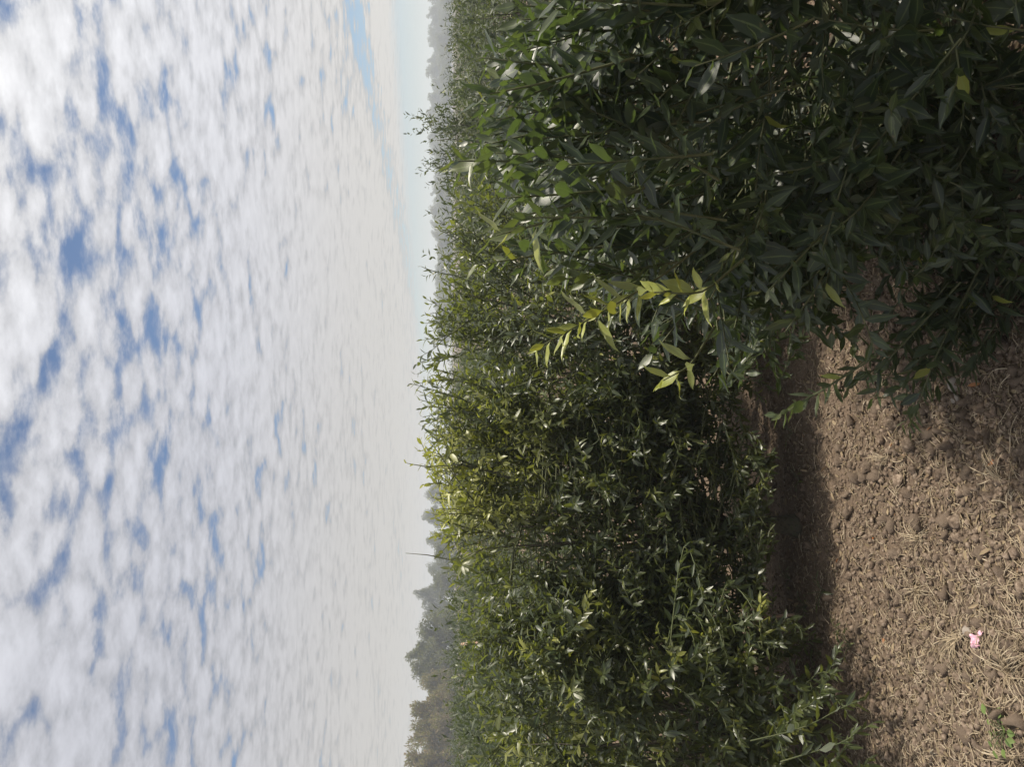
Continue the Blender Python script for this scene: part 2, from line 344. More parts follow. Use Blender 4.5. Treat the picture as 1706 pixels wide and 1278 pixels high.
def grow(seed, base, H, Rx, zlow, limbs=10, secs=6, shoots=8, leafL=.065, gap=.019, shootL=(.14, .30), upr=.8, trunk=.028, fork=.2, keep=None, youngf=None, lean=(0, 0), ang=.85, Ry=None):
    rng = np.random.RandomState(seed); p = Plant(); base = np.asarray(base, float); p.base = base
    lv = Leaves(); p.limb, p.twig = [], []
    top = base + [rng.randn()*.02, rng.randn()*.02, fork]
    tk = bez(base-[0, 0, .04], base+[.03, .0, fork*.5], top, 5); p.trunk = [(tk, trunk*np.array([1.9, 1.25, 1.0, .92, .9]))]
    cen = base+[lean[0], lean[1], (H+zlow)/2]; env = np.array([Rx, Ry or Rx, (H-zlow)/2])
    p.shoots = []
    def full(d):                     # barrel-shaped crown: sides stay wide down to the skirt
        h = max(1e-6, math.hypot(d[0], d[1])); z = d[2]/max(abs(d[2]), h)**.35 if False else d[2]
        w_ = (1-abs(z)**(3.2 if z < 0 else 2.2))**(1/2.4) if abs(z) < 1 else .05
        return np.array([d[0]/h*max(w_, .15), d[1]/h*max(w_, .15), z])
    for i in range(limbs):
        az = i*2.39996+rng.randn()*.3; cz = -.95+1.9*((i+.5)/limbs); cz = np.clip(cz+rng.randn()*.1, -.95, .97)
        d = np.array([math.cos(az)*math.sqrt(1-cz*cz), math.sin(az)*math.sqrt(1-cz*cz), cz])
        d = full(d); tgt = cen+env*d*.76; ctl = top+(tgt-top)*.45+np.array([0, 0, .12+.1*rng.rand()])
        lb = bez(top, ctl, tgt, 9); lb[1:-1] += rng.randn(7, 3)*.008
        p.limb.append((lb, np.linspace(trunk*.42, .003, 9)))
        for j in range(secs):
            t = .3+.7*(j+rng.rand())/secs; q = lb[min(8, int(t*8))]
            d2 = full(nrm(d+rng.randn(3)*.55)); tg = cen+env*d2*(.74+.2*rng.rand())
            if tg[2] < base[2]+.1: tg[2] = base[2]+.1+.1*rng.rand()
            sb = bez(q, q+(tg-q)*.5+np.array([0, 0, .05]), tg, 6)
            p.twig.append((sb, np.linspace(.005, .0025, 6)))
            for k in range(shoots):
                u = .2+.8*(k+rng.rand())/shoots; f = u*5; a0 = min(4, int(f)); s0 = sb[a0]+(sb[a0+1]-sb[a0])*(f-a0)
                outw = nrm((s0-cen)/env**2); low = np.clip((s0[2]-base[2])/(.35*H), 0, 1); dr = nrm(.6*outw*np.array([1, 1, .6])+np.array([0, 0, upr*(.35+.65*rng.rand())*low-.35*(1-low)])+rng.randn(3)*.42+.35*nrm(sb[-1]-sb[0]))
                ln = shootL[0]+(shootL[1]-shootL[0])*rng.rand()**1.4
                e = s0+dr*ln; ctl2 = s0+dr*ln*.5+rng.randn(3)*.02-np.array([0, 0, .02])
                if e[2] < base[2]+.03: e[2] = base[2]+.03+.06*rng.rand()
                if keep is not None and not keep(e, rng): continue
                p.shoots.append((bez(s0, ctl2, e, 5), ln))
    if keep is not None:
        class _Z:                    # no dice for wood
            def rand(s): return .9
        def cut(P, r):
            n = 2
            while n < len(P) and keep(P[n], _Z()): n += 1
            return P[:max(n-1, 2)], np.linspace(r[0], .0015, max(n-1, 2))
        p.limb = [cut(*q) for q in p.limb]; p.twig = [cut(*q) for q in p.twig if keep(q[0][1], _Z())]
    for sh, ln in p.shoots:
        y = youngf(sh[-1], rng) if youngf else (.25*rng.rand() if rng.rand() < .12 else .03)
        p.twig.append((sh, np.linspace(.0026, .0012, 5)))
        clothe(lv, rng, sh, leafL, gap, ang, y)
    p.lv = lv; p.rng = rng; return p
def poly_in(poly):
    poly = np.array(poly, float); x0, y0 = poly[:, 0], poly[:, 1]; x1, y1 = np.roll(x0, -1), np.roll(y0, -1)
    def f(x, y):
        c = (y0 > y) != (y1 > y); xi = x0+(y-y0)*(x1-x0)/np.where(y1 == y0, 1e-9, y1-y0); return (np.sum(c & (x < xi)) % 2) == 1
    return f

# silhouettes of the near crowns, used like pruning shears
polyA = poly_in([(905, -60), (835, 60), (800, 90), (815, 130), (795, 175), (752, 262), (756, 292), (828, 312), (850, 345), (832, 372), (788, 438), (800, 458), (880, 470), (985, 475), (1000, 520), (985, 560), (1090, 600), (1108, 645), (1160, 660), (1205, 690), (1240, 640), (1240, 600), (1300, 585), (1370, 570), (1400, 540), (1440, 560), (1440, 600), (1500, 640), (1580, 600), (1650, 590), (1720, 560), (1900, 560), (2600, 400), (2600, -900), (905, -900)])
def keepA(e, rng):
    x, y, d = proj(e)[0]
    if d < (1.3 if x > 1250 else .98): return False
    if y > -40 and not polyA(x, y): return False
    if x > 1330 and y > 60 and y < 560 and rng.rand() < .05: return False
    return True
tops = np.array([(-300, 740), (0, 735), (300, 728), (420, 722), (480, 712), (530, 702), (580, 690), (640, 686), (700, 692), (740, 698), (775, 684), (800, 690), (850, 710), (900, 720), (940, 716), (970, 735), (1000, 745), (1060, 752), (1090, 760), (1180, 762), (1278, 755), (1600, 755)], float)
def keepTop(bot=None):
    def f(e, rng):
        x, y, d = proj(e)[0]
        if x < np.interp(y, tops[:, 0], tops[:, 1])+rng.rand()*8: return False
        if bot is not None and x > np.interp(y, bot[0], bot[1]): return False
        return True
    return f

plants = []
def plant(label, name='citrus_bush', lod=1, cat='bush', nsep=300, **k):
    p = grow(**k); p.label, p.name, p.lod, p.cat, p.nsep = label, name, lod, cat, nsep; plants.append(p); return p

# the bush close on the right
def youngA(e, rng):
    x, y, d = proj(e)[0]
    return .30*rng.rand() if rng.rand() < .05 else .02
pA = plant('large dark leafy citrus bush close to the camera, filling the right foreground', lod=0,
    seed=11, base=(1.28, 2.06, gh(1.28, 2.06)), H=1.54, Rx=1.12, zlow=.02, limbs=28, secs=8, shoots=10, leafL=.082, gap=.019, shootL=(.16, .36), upr=.85, trunk=.028, fork=.16, keep=keepA, youngf=youngA, lean=(-.08, -.10), ang=.78)
# its marked sprigs: points through the photograph's places at their own distance
def sprig(p, pts, leafL, gap, young, start=.15, ang=.8, attach=None, r=.0028):
    P = np.array([at(*q) for q in pts]); 
    if attach is not None: P = np.concatenate([[attach], P])
    k = np.linspace(0, 1, len(P)); t = np.linspace(0, 1, 9); Q = np.stack([np.interp(t, k, P[:, i]) for i in range(3)], 1)
    Q[1:-1] = (Q[:-2]+2*Q[1:-1]+Q[2:])/4
    p.twig.append((Q, np.linspace(r, .0013, 9))); clothe(p.lv, p.rng, Q, leafL, gap, ang, young, start=start)
sprig(pA, [(1180, 400, 1.5), (1090, 470, 1.42), (985, 530, 1.36), (895, 580, 1.32)], .082, .0105, .95, start=.4)
sprig(pA, [(1240, 430, 1.36), (1170, 490, 1.30), (1090, 487, 1.27)], .062, .0125, .95, start=.4)
sprig(pA, [(1190, 545, 1.6), (1150, 610, 1.55), (1105, 634, 1.52)], .075, .014, .75, start=.5)
sprig(pA, [(1640, 380, 2.0), (1540, 520, 2.05), (1420, 620, 2.1), (1330, 672, 2.15), (1300, 690, 2.18)], .082, .024, .08, start=.2, r=.004)
sprig(pA, [(1660, 400, 1.95), (1600, 560, 2.0), (1530, 650, 2.04), (1508, 705, 2.08)], .086, .015, .03, start=.15, r=.004)
sprig(pA, [(1700, 380, 1.9), (1620, 500, 1.95), (1560, 600, 2.0), (1480, 660, 2.02)], .082, .016, .03, start=.1, r=.004)
sprig(pA, [(900, 300, 1.5), (830, 285, 1.5), (760, 275, 1.5)], .085, .021, .06, start=.05)
sprig(pA, [(1010, 410, 1.5), (900, 425, 1.46), (800, 440, 1.44)], .08, .02, .15, start=.05)
sprig(pA, [(990, 330, 1.45), (920, 350, 1.45), (845, 362, 1.44)], .085, .021, .12, start=.05)
sprig(pA, [(960, 110, 1.35), (880, 105, 1.32), (800, 95, 1.32)], .085, .021, .05, start=.05)
sprig(pA, [(950, 200, 1.4), (880, 180, 1.38), (800, 172, 1.38)], .085, .021, .05, start=.05)

sprig(pA, [(1640, 430, 1.9), (1560, 590, 1.93), (1516, 712, 1.96)], .086, .0145, .05, start=.1, r=.0035)
sprig(pA, [(1600, 470, 1.9), (1480, 600, 1.95), (1410, 648, 2.0)], .084, .0155, .05, start=.1, r=.0035)
sprig(pA, [(1480, 580, 1.95), (1380, 645, 2.0), (1298, 692, 2.05)], .082, .0165, .1, start=.05, r=.003)
for k in range(18):
    r_ = pA.rng; x = 1430+190*r_.rand(); y = 500+170*r_.rand()-max(0, x-1560)*.6; d = 1.98+.14*r_.rand()
    sprig(pA, [(x+110+40*r_.rand(), y-150-40*r_.rand(), d-.08), (x+40, y-60, d-.02), (x, y, d)], .08, .0165, .04, start=.1, r=.003)
topA = np.array([(-60, 880), (0, 860), (60, 830), (90, 800), (130, 812), (175, 795), (262, 752), (292, 758), (312, 826), (345, 850), (372, 832), (438, 790), (458, 800), (480, 900)], float)
for k in range(62):
    r_ = pA.rng; y = -40+510*(k+r_.rand())/62; x = np.interp(y, topA[:, 0], topA[:, 1])+8+190*r_.rand()**1.3; d = 1.2+.5*r_.rand(); dy = r_.randn()*30-10
    sprig(pA, [(x+190+60*r_.rand(), y+dy*2, d+.05), (x+90, y+dy*.6, d+.02), (x, y, d)], .081, .0155, .30*r_.rand() if r_.rand() < .25 else .04, start=.05, ang=.62)
def youngB(e, rng):
    x, y, d = proj(e)[0]; h = np.clip((960-x)/200, 0, 1)*np.clip(1.2-abs(y-790)/150, 0, 1)
    return h*(.7+.5*rng.rand())+(.3*rng.rand() if rng.rand() < .14 else .03)
def youngC(e, rng):
    return .55*rng.rand() if rng.rand() < .32 else .04
pB = plant('tall bushy citrus bush with yellowish new growth on top and a dark forked trunk, centre', seed=21, base=(-.62, 3.2, gh(-.62, 3.2)), H=1.90, Rx=.72, Ry=.36, zlow=.10, limbs=20, secs=8, shoots=11, leafL=.056, gap=.017, shootL=(.12, .27), trunk=.034, fork=.24, keep=keepTop(([600, 740, 870, 960], [1290, 1285, 1262, 1240])), youngf=youngB, lean=(.02, .13))
pB2 = plant('dark green citrus bush directly behind the sprigs of the near right bush', seed=33, base=(.16, 3.62, gh(.16, 3.62)), H=1.86, Rx=.84, Ry=.6, zlow=.08, limbs=20, secs=8, shoots=11, leafL=.056, gap=.0175, shootL=(.12, .27), trunk=.032, keep=keepTop(), youngf=lambda e, rng: .3*rng.rand() if rng.rand() < .08 else .02)
pC = plant('low spreading citrus bush with pale curled leaf tips at the left edge, drooping low', seed=47, base=(-1.45, 3.02, gh(-1.45, 3.02)), H=1.58, Rx=.76, Ry=.44, zlow=.02, limbs=20, secs=8, shoots=10, leafL=.059, gap=.018, shootL=(.12, .28), trunk=.03, keep=keepTop(([960, 1000, 1060, 1140, 1220, 1278], [1180, 1330, 1370, 1400, 1440, 1440])), youngf=youngC, upr=.7)
sprig(pC, [(1250, 1235, 2.55), (1340, 1215, 2.5), (1400, 1180, 2.48), (1440, 1165, 2.46)], .066, .022, .03, start=.2)
sprig(pC, [(1300, 1270, 2.45), (1400, 1240, 2.4), (1455, 1205, 2.36)], .066, .022, .03, start=.2)
sprig(pC, [(1270, 1080, 2.75), (1265, 1030, 2.75), (1268, 1000, 2.75)], .06, .018, .7, start=.2)
sprig(pC, [(1200, 1080, 2.8), (1170, 1055, 2.8), (1140, 1050, 2.8)], .062, .016, .55, start=.3)
sprig(pB, [(760, 775, 3.1), (710, 778, 3.1), (678, 772, 3.1)], .05, .03, .4, start=.1)

sprig(pB2, [(770, 462, 3.6), (722, 452, 3.6), (702, 444, 3.6)], .045, .03, .1, start=.2)
tw = np.array([at(760, 935, 3.2), at(712, 925, 3.2), at(700, 924, 3.2), at(676, 922, 3.2)]); pB.twig.append((tw, np.array([.003, .002, .0015, .001])))
def skirt(p, n, xr, yr, dr, leafL=.062):
    for k in range(n):
        r_ = p.rng; x = xr[0]+(xr[1]-xr[0])*r_.rand(); y = yr[0]+(yr[1]-yr[0])*r_.rand(); d = dr[0]+(dr[1]-dr[0])*r_.rand()
        if at(x, y, d)[2] < p.base[2]+.06: continue
        dx, dy = -70+60*r_.rand(), 70*r_.randn()
        sprig(p, [(x+dx, y+dy, d+.16), (x+dx*.3, y+dy*.5, d+.06), (x, y, d)], leafL, .015, .05, start=.36, attach=np.array([p.base[0]+(at(x, y, d)[0]-p.base[0])*.55, p.base[1]+(at(x, y, d)[1]-p.base[1])*.55, max(at(x+dx, y, d)[2], p.base[2]+.15)]))
skirt(pA, 60, (1225, 1430), (380, 575), (1.85, 2.2), .072); skirt(pA, 80, (1430, 1700), (60, 460), (1.55, 2.0), .075); skirt(pB, 150, (1060, 1272), (735, 985), (2.98, 3.25), .056); skirt(pB, 45, (1240, 1292), (740, 1010), (2.95, 3.15), .052); skirt(pC, 14, (1300, 1455), (1080, 1290), (2.4, 2.7), .058); skirt(pB, 45, (1130, 1265), (920, 1015), (3.0, 3.2), .056); skirt(pB, 80, (930, 1090), (770, 980), (2.98, 3.2), .056); skirt(pB2, 70, (1060, 1240), (560, 740), (3.1, 3.5)); skirt(pC, 50, (1150, 1360), (1020, 1290), (2.62, 2.9))
# background rows: three grown plants, then copies
def bgproto(seed, H, Rx, lod=2): return grow(seed=seed, base=(0, 0, 0), H=H, Rx=Rx, zlow=.1, limbs=11, secs=6, shoots=7, leafL=.072, gap=.022, shootL=(.12, .34), trunk=.03)

# ------------------------------------------------------------------ which leaves show largest: a coarse depth buffer
for p in plants: p.lv.done(p.rng)
CELL = 7; zb = np.full((1706//CELL+2, 1278//CELL+2), 1e9)
for p in plants:
    for off in (.25, .5, .75):
        q = proj(p.lv.P+p.lv.D*p.lv.Ln[:, None]*off); ok = (q[:, 0] > 0) & (q[:, 0] < 1706) & (q[:, 1] > 0) & (q[:, 1] < 1278)
        np.minimum.at(zb, ((q[ok, 0]//CELL).astype(int), (q[ok, 1]//CELL).astype(int)), q[ok, 2])
VARS = {}
def variant(lod, k, yq, rq):
    key = (lod, k, yq, rq)
    if key not in VARS:
        V, Q, T, A = SHAPES[lod][k]; C = np.stack([np.full(len(V), yq/5), np.full(len(V), .15+rq*.35), A], 1)
        VARS[key] = mesh('leaf', V, [Q, T] if len(T) else [Q], M['leaf_dark' if lod == 0 else 'leaf'], C)
    return VARS[key]
def build_plant(p):
    lv = p.lv; e = empty(p.name, p.base, p.label, p.cat)
    q = proj(lv.mid()); inn = (q[:, 0] > 4) & (q[:, 0] < 1702) & (q[:, 1] > 4) & (q[:, 1] < 1274)
    cx = np.clip(q[:, 0]//CELL, 0, zb.shape[0]-1).astype(int); cy = np.clip(q[:, 1]//CELL, 0, zb.shape[1]-1).astype(int)
    vis = inn & (q[:, 2] <= zb[cx, cy]+.012)
    view = nrm(CAM-lv.mid()); face = .35+.65*np.abs(np.sum(view*lv.Nn, 1))
    score = np.where(vis, lv.Ln/q[:, 2]*face, -1); top = np.argsort(-score)[:p.nsep]; top = top[score[top] > 0]
    rest = np.setdiff1d(np.arange(len(lv.P)), top)
    def sub(name, lines, sides, mt):
        V, F = tubes(lines, sides); return obj(name, mesh(name, V-p.base, F, mt), e)
    sub('trunk', p.trunk, 9, M['bark'])
    for l_ in p.limb: sub('branch', [l_], 6, M['bark'])
    tag(sub('twigs', p.twig, 4, M['twig']), kind='stuff')
    tag(obj('foliage', leaf_mesh('foliage', lv, rest, p.lod, M['leaf_dark' if p.lod == 0 else 'leaf'], p.base), e), kind='stuff')
    for i in top:
        o = obj('leaf', variant(p.lod, int(lv.k[i]), int(round(lv.Y[i]*5)), int(lv.Rn[i]*2.99)), e)
        Lm = lv.Ln[i]; o.matrix_local = Matrix([[lv.S[i][r]*Lm, lv.D[i][r]*Lm, lv.Nn[i][r]*Lm, lv.P[i][r]-p.base[r]] for r in range(3)]+[[0, 0, 0, 1]])
    return e
for p in plants: build_plant(p)

def copy_tree(o, parent=None):
    c = o.copy(); COL.objects.link(c); c.parent = parent
    for ch in o.children: copy_tree(ch, c)
    return c
protos = []
def make_bg(seed, H, Rx):
    p = grow(seed=seed, base=(0, 0, 0), H=H, Rx=Rx, zlow=.08, limbs=14, secs=7, shoots=7, leafL=.070, gap=.021, shootL=(.10, .23), trunk=.03,
        youngf=lambda e, rng: .35*rng.rand() if rng.rand() < .15 else .03); p.lv.done(p.rng)
    e = bpy.data.objects.new('citrus_bush', None); COL.objects.link(e)
    V, F = tubes(p.trunk, 7); obj('trunk', mesh('trunk', V, F, M['bark']), e)
    for l_ in p.limb: V, F = tubes([l_], 4); obj('branch', mesh('branch', V, F, M['bark']), e)
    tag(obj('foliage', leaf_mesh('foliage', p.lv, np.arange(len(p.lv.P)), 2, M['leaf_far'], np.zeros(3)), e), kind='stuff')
    return e, H
used = [0, 0, 0]
lite = {}
protos = [make_bg(101, 1.5, .72), make_bg(102, 1.55, .62), make_bg(103, 1.5, .8)]
def bgbush(u, d, H, k, label, group=None, wide=1.0):
    x = (u-639)/FPX*d; src, h0 = protos[k]
    if group:                        # far ones: trunk and crown only
        o = src.copy(); COL.objects.link(o)
        for ch in src.children:
            if not ch.name.startswith('branch'): c = ch.copy(); COL.objects.link(c); c.parent = o
    elif used[k]: o = copy_tree(src)
    else: o = src
    used[k] += 0 if group else 1
    s = H/h0; o.location = (x, d, float(gh(x, d))); o.scale = (s*wide, s*wide, s); o.rotation_euler = (0, 0, random.random()*6.28)
    for kk in ('group',):
        if kk in o: del o[kk]
    tag(o, label, 'bush', group)
random.seed(8)
GB = 'bushes in the rows behind'
near = [(1045, 7.2, 1.84, 1, 'citrus bush behind with two tall thin sprigs reaching above the misty trees', .8),
        (945, 6.0, 1.56, 0, 'citrus bush behind, between the tall-sprigged bush and the near bush', 1.0),
        (850, 5.2, 1.60, 2, 'dark citrus bush right behind the middle bush, topped by one thin shoot', 1.0),
        (1140, 7.6, 1.50, 2, 'citrus bush behind, right of the tall-sprigged bush, below the misty trees', 1.1),
        (1265, 6.6, 1.54, 0, 'citrus bush behind at the far right edge of the row', 1.1),
        (255, 4.9, 1.56, 1, 'citrus bush behind the gap between the yellow-tipped bush and the left bush', .9),
        (110, 4.7, 1.47, 0, 'citrus bush behind the left bush, beside the thin bare stake', 1.0),
        (-40, 4.4, 1.50, 2, 'citrus bush behind, at the left edge below the brown trees', 1.0)]
for u, d, H, k, lab, wd in near: bgbush(u, d, H, k, lab, wide=wd)
for row, d in enumerate((9.5, 13.5, 19, 30)):
    n = (8, 11, 15, 20)[row]; W_ = 1278/FPX*d
    for i in range(n):
        u = -60+1400*(i+.5+.5*(random.random()-.5))/n
        bgbush(u, d*(.95+.1*random.random()), 1.46+.12*random.random(), random.randrange(3), 'hazy green citrus bush far back in the rows behind the near bushes', GB, 1.35)

# ------------------------------------------------------------------ far trees
def make_tree(seed, H, W, nclump, material, size=.32, bamboo=False):
    rng = np.random.RandomState(seed); e = bpy.data.objects.new('tree', None); COL.objects.link(e)
    tr = bez(np.zeros(3), np.array([.1*rng.randn(), .1*rng.randn(), H*.4]), np.array([.3*rng.randn(), .3*rng.randn(), H*.85]), 7)
    lines = [(tr, np.linspace(.035*H, .008*H, 7))]; ends = []
    nl = 13
    for i in range(nl):
        t = .18+.8*i/nl; s = np.array([np.interp(t, np.linspace(0, 1, 7), tr[:, k]) for k in range(3)])
        az = i*2.4+rng.randn()*.4; rr = W*.5*(1-.55*abs(t-.45)*1.6)*(.6+.5*rng.rand())
        q = s+np.array([math.cos(az)*rr, math.sin(az)*rr, H*(.10+.16*rng.rand())]); q[2] = min(q[2], H*.97)
        lines.append((bez(s, s+(q-s)*.5+[0, 0, .1], q, 5), np.linspace(.012*H, .004*H, 5))); ends.append((s, q))
    ends.append((tr[-2], tr[-1]))
    V, F = tubes(lines[:1], 7); obj('trunk', mesh('trunk', V, F, M['grey_bark']), e)
    V, F = tubes(lines[1:], 4); tag(obj('branches', mesh('branches', V, F, M['grey_bark']), e), kind='stuff')
    lv = Leaves(); 
    for a, b_ in ends:
        for j in range(3):
            c0 = a+(b_-a)*(.45+.3*j)+rng.randn(3)*[.05*W, .05*W, .035*H]; n = nclump
            rr = np.array([.15*W, .15*W, .085*H if not bamboo else .13*H])*(.7+.6*rng.rand())
            dd = nrm(rng.randn(n, 3)); P = c0+dd*rr*(rng.rand(n, 1)**.45); P[:, 2] = np.clip(P[:, 2], .25, None)
            D = nrm(dd+rng.randn(n, 3)*.8 + ([0, 0, 1.6] if bamboo else [0, 0, -.2]))
            lv.add(P, D, rng.randn(n, 3)+[0, 0, .8], size*(.6+.8*rng.rand(n)), np.clip(rng.rand(n)*.5, 0, 1), rng.rand(n))
    lv.done(rng)
    tag(obj('crown', leaf_mesh('crown', lv, np.arange(len(lv.P)), 2, material, np.zeros(3)), e), kind='stuff')
    return e, H, W
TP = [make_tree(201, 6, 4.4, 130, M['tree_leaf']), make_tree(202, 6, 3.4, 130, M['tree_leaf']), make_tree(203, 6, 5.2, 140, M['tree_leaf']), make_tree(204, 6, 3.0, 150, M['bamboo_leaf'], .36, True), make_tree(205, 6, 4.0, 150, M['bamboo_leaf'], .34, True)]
tused = [0]*len(TP)
def tree(y, vtop, d, k, label, group=None, wide=1.0):
    src, h0, _ = TP[k]; o = copy_tree(src) if tused[k] else src; tused[k] += 1
    u = 1278-y; x = (u-639)/FPX*d; H = 1.5+(748-vtop)/FPX*d; s = H/h0
    o.location = (x, d, -.05); o.scale = (s*wide, s*wide, s); o.rotation_euler = (0, 0, random.random()*6.28)
    if 'group' in o: del o['group']
    tag(o, label, 'tree', group)
lefts = [(1268, 686, 62, 3, 'brown feathery tree at the left end of the far treeline', 1.15), (1222, 690, 64, 4, 'brown leafy tree second from the left end of the treeline', 1.1), (1180, 694, 66, 3, 'brown feathery tree in the dip left of the round grey trees', 1.2),
    (1140, 708, 70, 4, 'short brown tree between the feathery brown trees and the grey trees', 1.1), (1112, 688, 75, 0, 'round grey-green tree behind the stake', 1.0), (1082, 683, 80, 1, 'tallest grey tree left of centre with a pointed top', 1.0), (1045, 700, 80, 2, 'broad grey tree behind the left part of the middle bush', 1.0),
    (1012, 705, 130, 0, 'grey tree between the broad grey tree and the thin pointed one', 1.0), (985, 694, 130, 1, 'thin pointed grey tree standing above its neighbours', .7), (945, 714, 160, 2, 'low bluish grey tree by the bare upright twig', 1.0), (900, 712, 165, 0, 'bluish grey tree peeking over the yellowish bush top', 1.0), (862, 706, 165, 1, 'blue-grey tree beside the yellowish bush top', 1.1), (825, 712, 170, 2, 'blue-grey tree hidden behind the yellowish bush top', 1.0)]
for y, v, d, k, lab, wd in lefts: tree(y, v, d, k, lab, wide=wd)
for y, v, k in ((1250, 706, 0), (1200, 712, 2), (1160, 716, 0), (1120, 718, 2), (1060, 720, 0), (1025, 722, 1), (965, 722, 2), (920, 724, 0)):
    tree(y, v, 100, k, 'dim grey tree filling in behind the left treeline', 'filling trees behind the left treeline', 1.5)
GT = 'misty blue trees on the right horizon'
random.seed(4); yy = -40
while yy < 570:
    v = 716+12*max(0, (yy-150)/400)+random.uniform(-5, 6)
    tree(yy, v, random.uniform(235, 265), random.randrange(3), 'misty blue-grey tree in the row along the right horizon', GT, random.uniform(.9, 1.3)); yy += random.uniform(9, 17)
yy = -60
while yy < 570:
    tree(yy, 730+random.uniform(-4, 4), random.uniform(190, 215), random.randrange(3), 'low misty shrub-like tree in front of the right horizon trees', 'low misty trees in front of the right horizon', 2.2); yy += random.uniform(24, 36)

# ------------------------------------------------------------------ the litter on the soil
rng = np.random.RandomState(77)
def ico(sub=1):
    import bmesh
    bm = bmesh.new(); bmesh.ops.create_icosphere(bm, subdivisions=sub, radius=1); V = np.array([v.co[:] for v in bm.verts]); F = np.array([[v.index for v in f.verts] for f in bm.faces]); bm.free(); return V, F
I1, I2 = ico(1), ico(2)
def lump(base, amp, seed):
    r = np.random.RandomState(seed); V, F = base; k = r.randn(5, 3)*1.6; ph = r.rand(5)*6.28
    dsp = sum(np.sin(V @ k[i]+ph[i]) for i in range(5))/5
    return V*(1+amp*dsp)[:, None]*np.array([1, .8+.3*r.rand(), .6+.25*r.rand()]), F
clod_me = []
for s in range(10):
    V, F = lump(I2 if s < 6 else I1, .75, 300+s); V = V*(1+.26*np.random.RandomState(s).randn(len(V), 1)); clod_me.append(mesh('soil_clod', V, [F], M['clod'], smooth=False))
def inframe_ground(n, xlo=1300, xhi=1720, ylo=0, yhi=1290, px_uniform=True):
    x = xlo+(xhi-xlo)*rng.rand(n); y = ylo+(yhi-ylo)*rng.rand(n); return np.array([gpt(a, b) for a, b in zip(x, y)])
pts = inframe_ground(900)
siz = .007+.017*rng.rand(900)**2.0; order = np.argsort(-siz/np.linalg.norm(pts-CAM, axis=1))[:300]
for i in order:
    o = obj('soil_clod', clod_me[rng.randint(6)], ground, (pts[i][0], pts[i][1], pts[i][2]+siz[i]*.15)); o.scale = (siz[i],)*3; o.rotation_euler = rng.rand(3)*6
def scatter_lumps(n, smin, smax, xlo, xhi, ylo=-150, yhi=1800, pw=2.0):
    P = inframe_ground(n, xlo, xhi, ylo, yhi); VV, FF = [], []; b = 0; bases = [lump(I1, .8, 400+k) for k in range(14)]; bases = [(V*(1+.22*np.random.RandomState(k).randn(len(V), 1)), F) for k, (V, F) in enumerate(bases)]
    # low-poly lumps: the 12-vertex icosahedron
    for i in range(n):
        V, F = bases[rng.randint(14)]; s = smin+(smax-smin)*rng.rand()**pw; a = rng.rand()*6.28; c, sn = math.cos(a), math.sin(a)
        W = V*s; W = np.stack([W[:, 0]*c-W[:, 1]*sn, W[:, 0]*sn+W[:, 1]*c, W[:, 2]], 1)+P[i]+[0, 0, s*.2]
        VV.append(W); FF.append(F+b); b += len(V)
    return np.concatenate(VV), [np.concatenate(FF)]
V, F = scatter_lumps(31000, .002, .0095, 1230, 1780)
Va, Fa = scatter_lumps(3200, .006, .016, 1400, 1760, 200, 1300, 1.6)
F = [np.concatenate([F[0], Fa[0]+len(V)])]; V = np.concatenate([V, Va])
tag(obj('soil_crumbs', mesh('soil_crumbs', V, F, M['clod'], smooth=False), ground), kind='stuff')

def straw_line(p, ln, curv, lift, az=None, k=6):
    az = rng.rand()*6.28 if az is None else az; t = np.linspace(-.5, .5, k); a = az+curv*t*2
    P = np.stack([p[0]+np.cumsum(np.cos(a))*ln/k, p[1]+np.cumsum(np.sin(a))*ln/k], 1); z = gh(P[:, 0], P[:, 1])
    z = .5*z+.5*z.max()+.003+lift*np.sin((t+.5)*math.pi)*ln + rng.rand()*.006
    return np.column_stack([P, z])
pts = inframe_ground(170, 1320, 1715, 380, 1290)
for i in range(170):
    ln = .04+.09*rng.rand()**1.5; r = .0009+.0011*rng.rand()
    c = straw_line(pts[i], ln, rng.randn()*.3, .06*rng.rand()); V, F = tubes([(c-pts[i], np.linspace(r, r*.6, 6))], 4)
    obj('straw', mesh('straw', V, F, M['straw']), ground, pts[i])
lines = []
for q in inframe_ground(9500, 1250, 1760, -150, 1800):
    ln = .012+.045*rng.rand()**2; r = .0006+.0010*rng.rand(); lines.append((straw_line(q, ln, rng.randn()*.35, .08*rng.rand(), k=4), np.linspace(r, r*.6, 4)))
for q in np.concatenate([inframe_ground(1600, 1480, 1720, 950, 1400), inframe_ground(1100, 1330, 1720, 560, 1300)]):
    ln = .02+.06*rng.rand()**2; r = .0007+.0012*rng.rand(); lines.append((straw_line(q, ln, rng.randn()*.45, .15*rng.rand(), k=4), np.linspace(r, r*.6, 4)))
V, F = tubes(lines, 3); tag(obj('straw_litter', mesh('straw_litter', V, F, M['straw']), ground), kind='stuff')
lv = Leaves(); P = inframe_ground(16000, 1240, 1760, -150, 1800); n = len(P)
D = np.column_stack([rng.randn(n, 2), rng.randn(n)*.25]); lv.add(P+[0, 0, .004], D, rng.randn(n, 3)*.45+[0, 0, 1], .010+.03*rng.rand(n)**2, np.where(rng.rand(n) < .01, .6, 0), rng.rand(n)); lv.done(rng)
tag(obj('leaf_litter', leaf_mesh('leaf_litter', lv, np.arange(n), 1, M['dry_leaf'], np.zeros(3)), ground), kind='stuff')

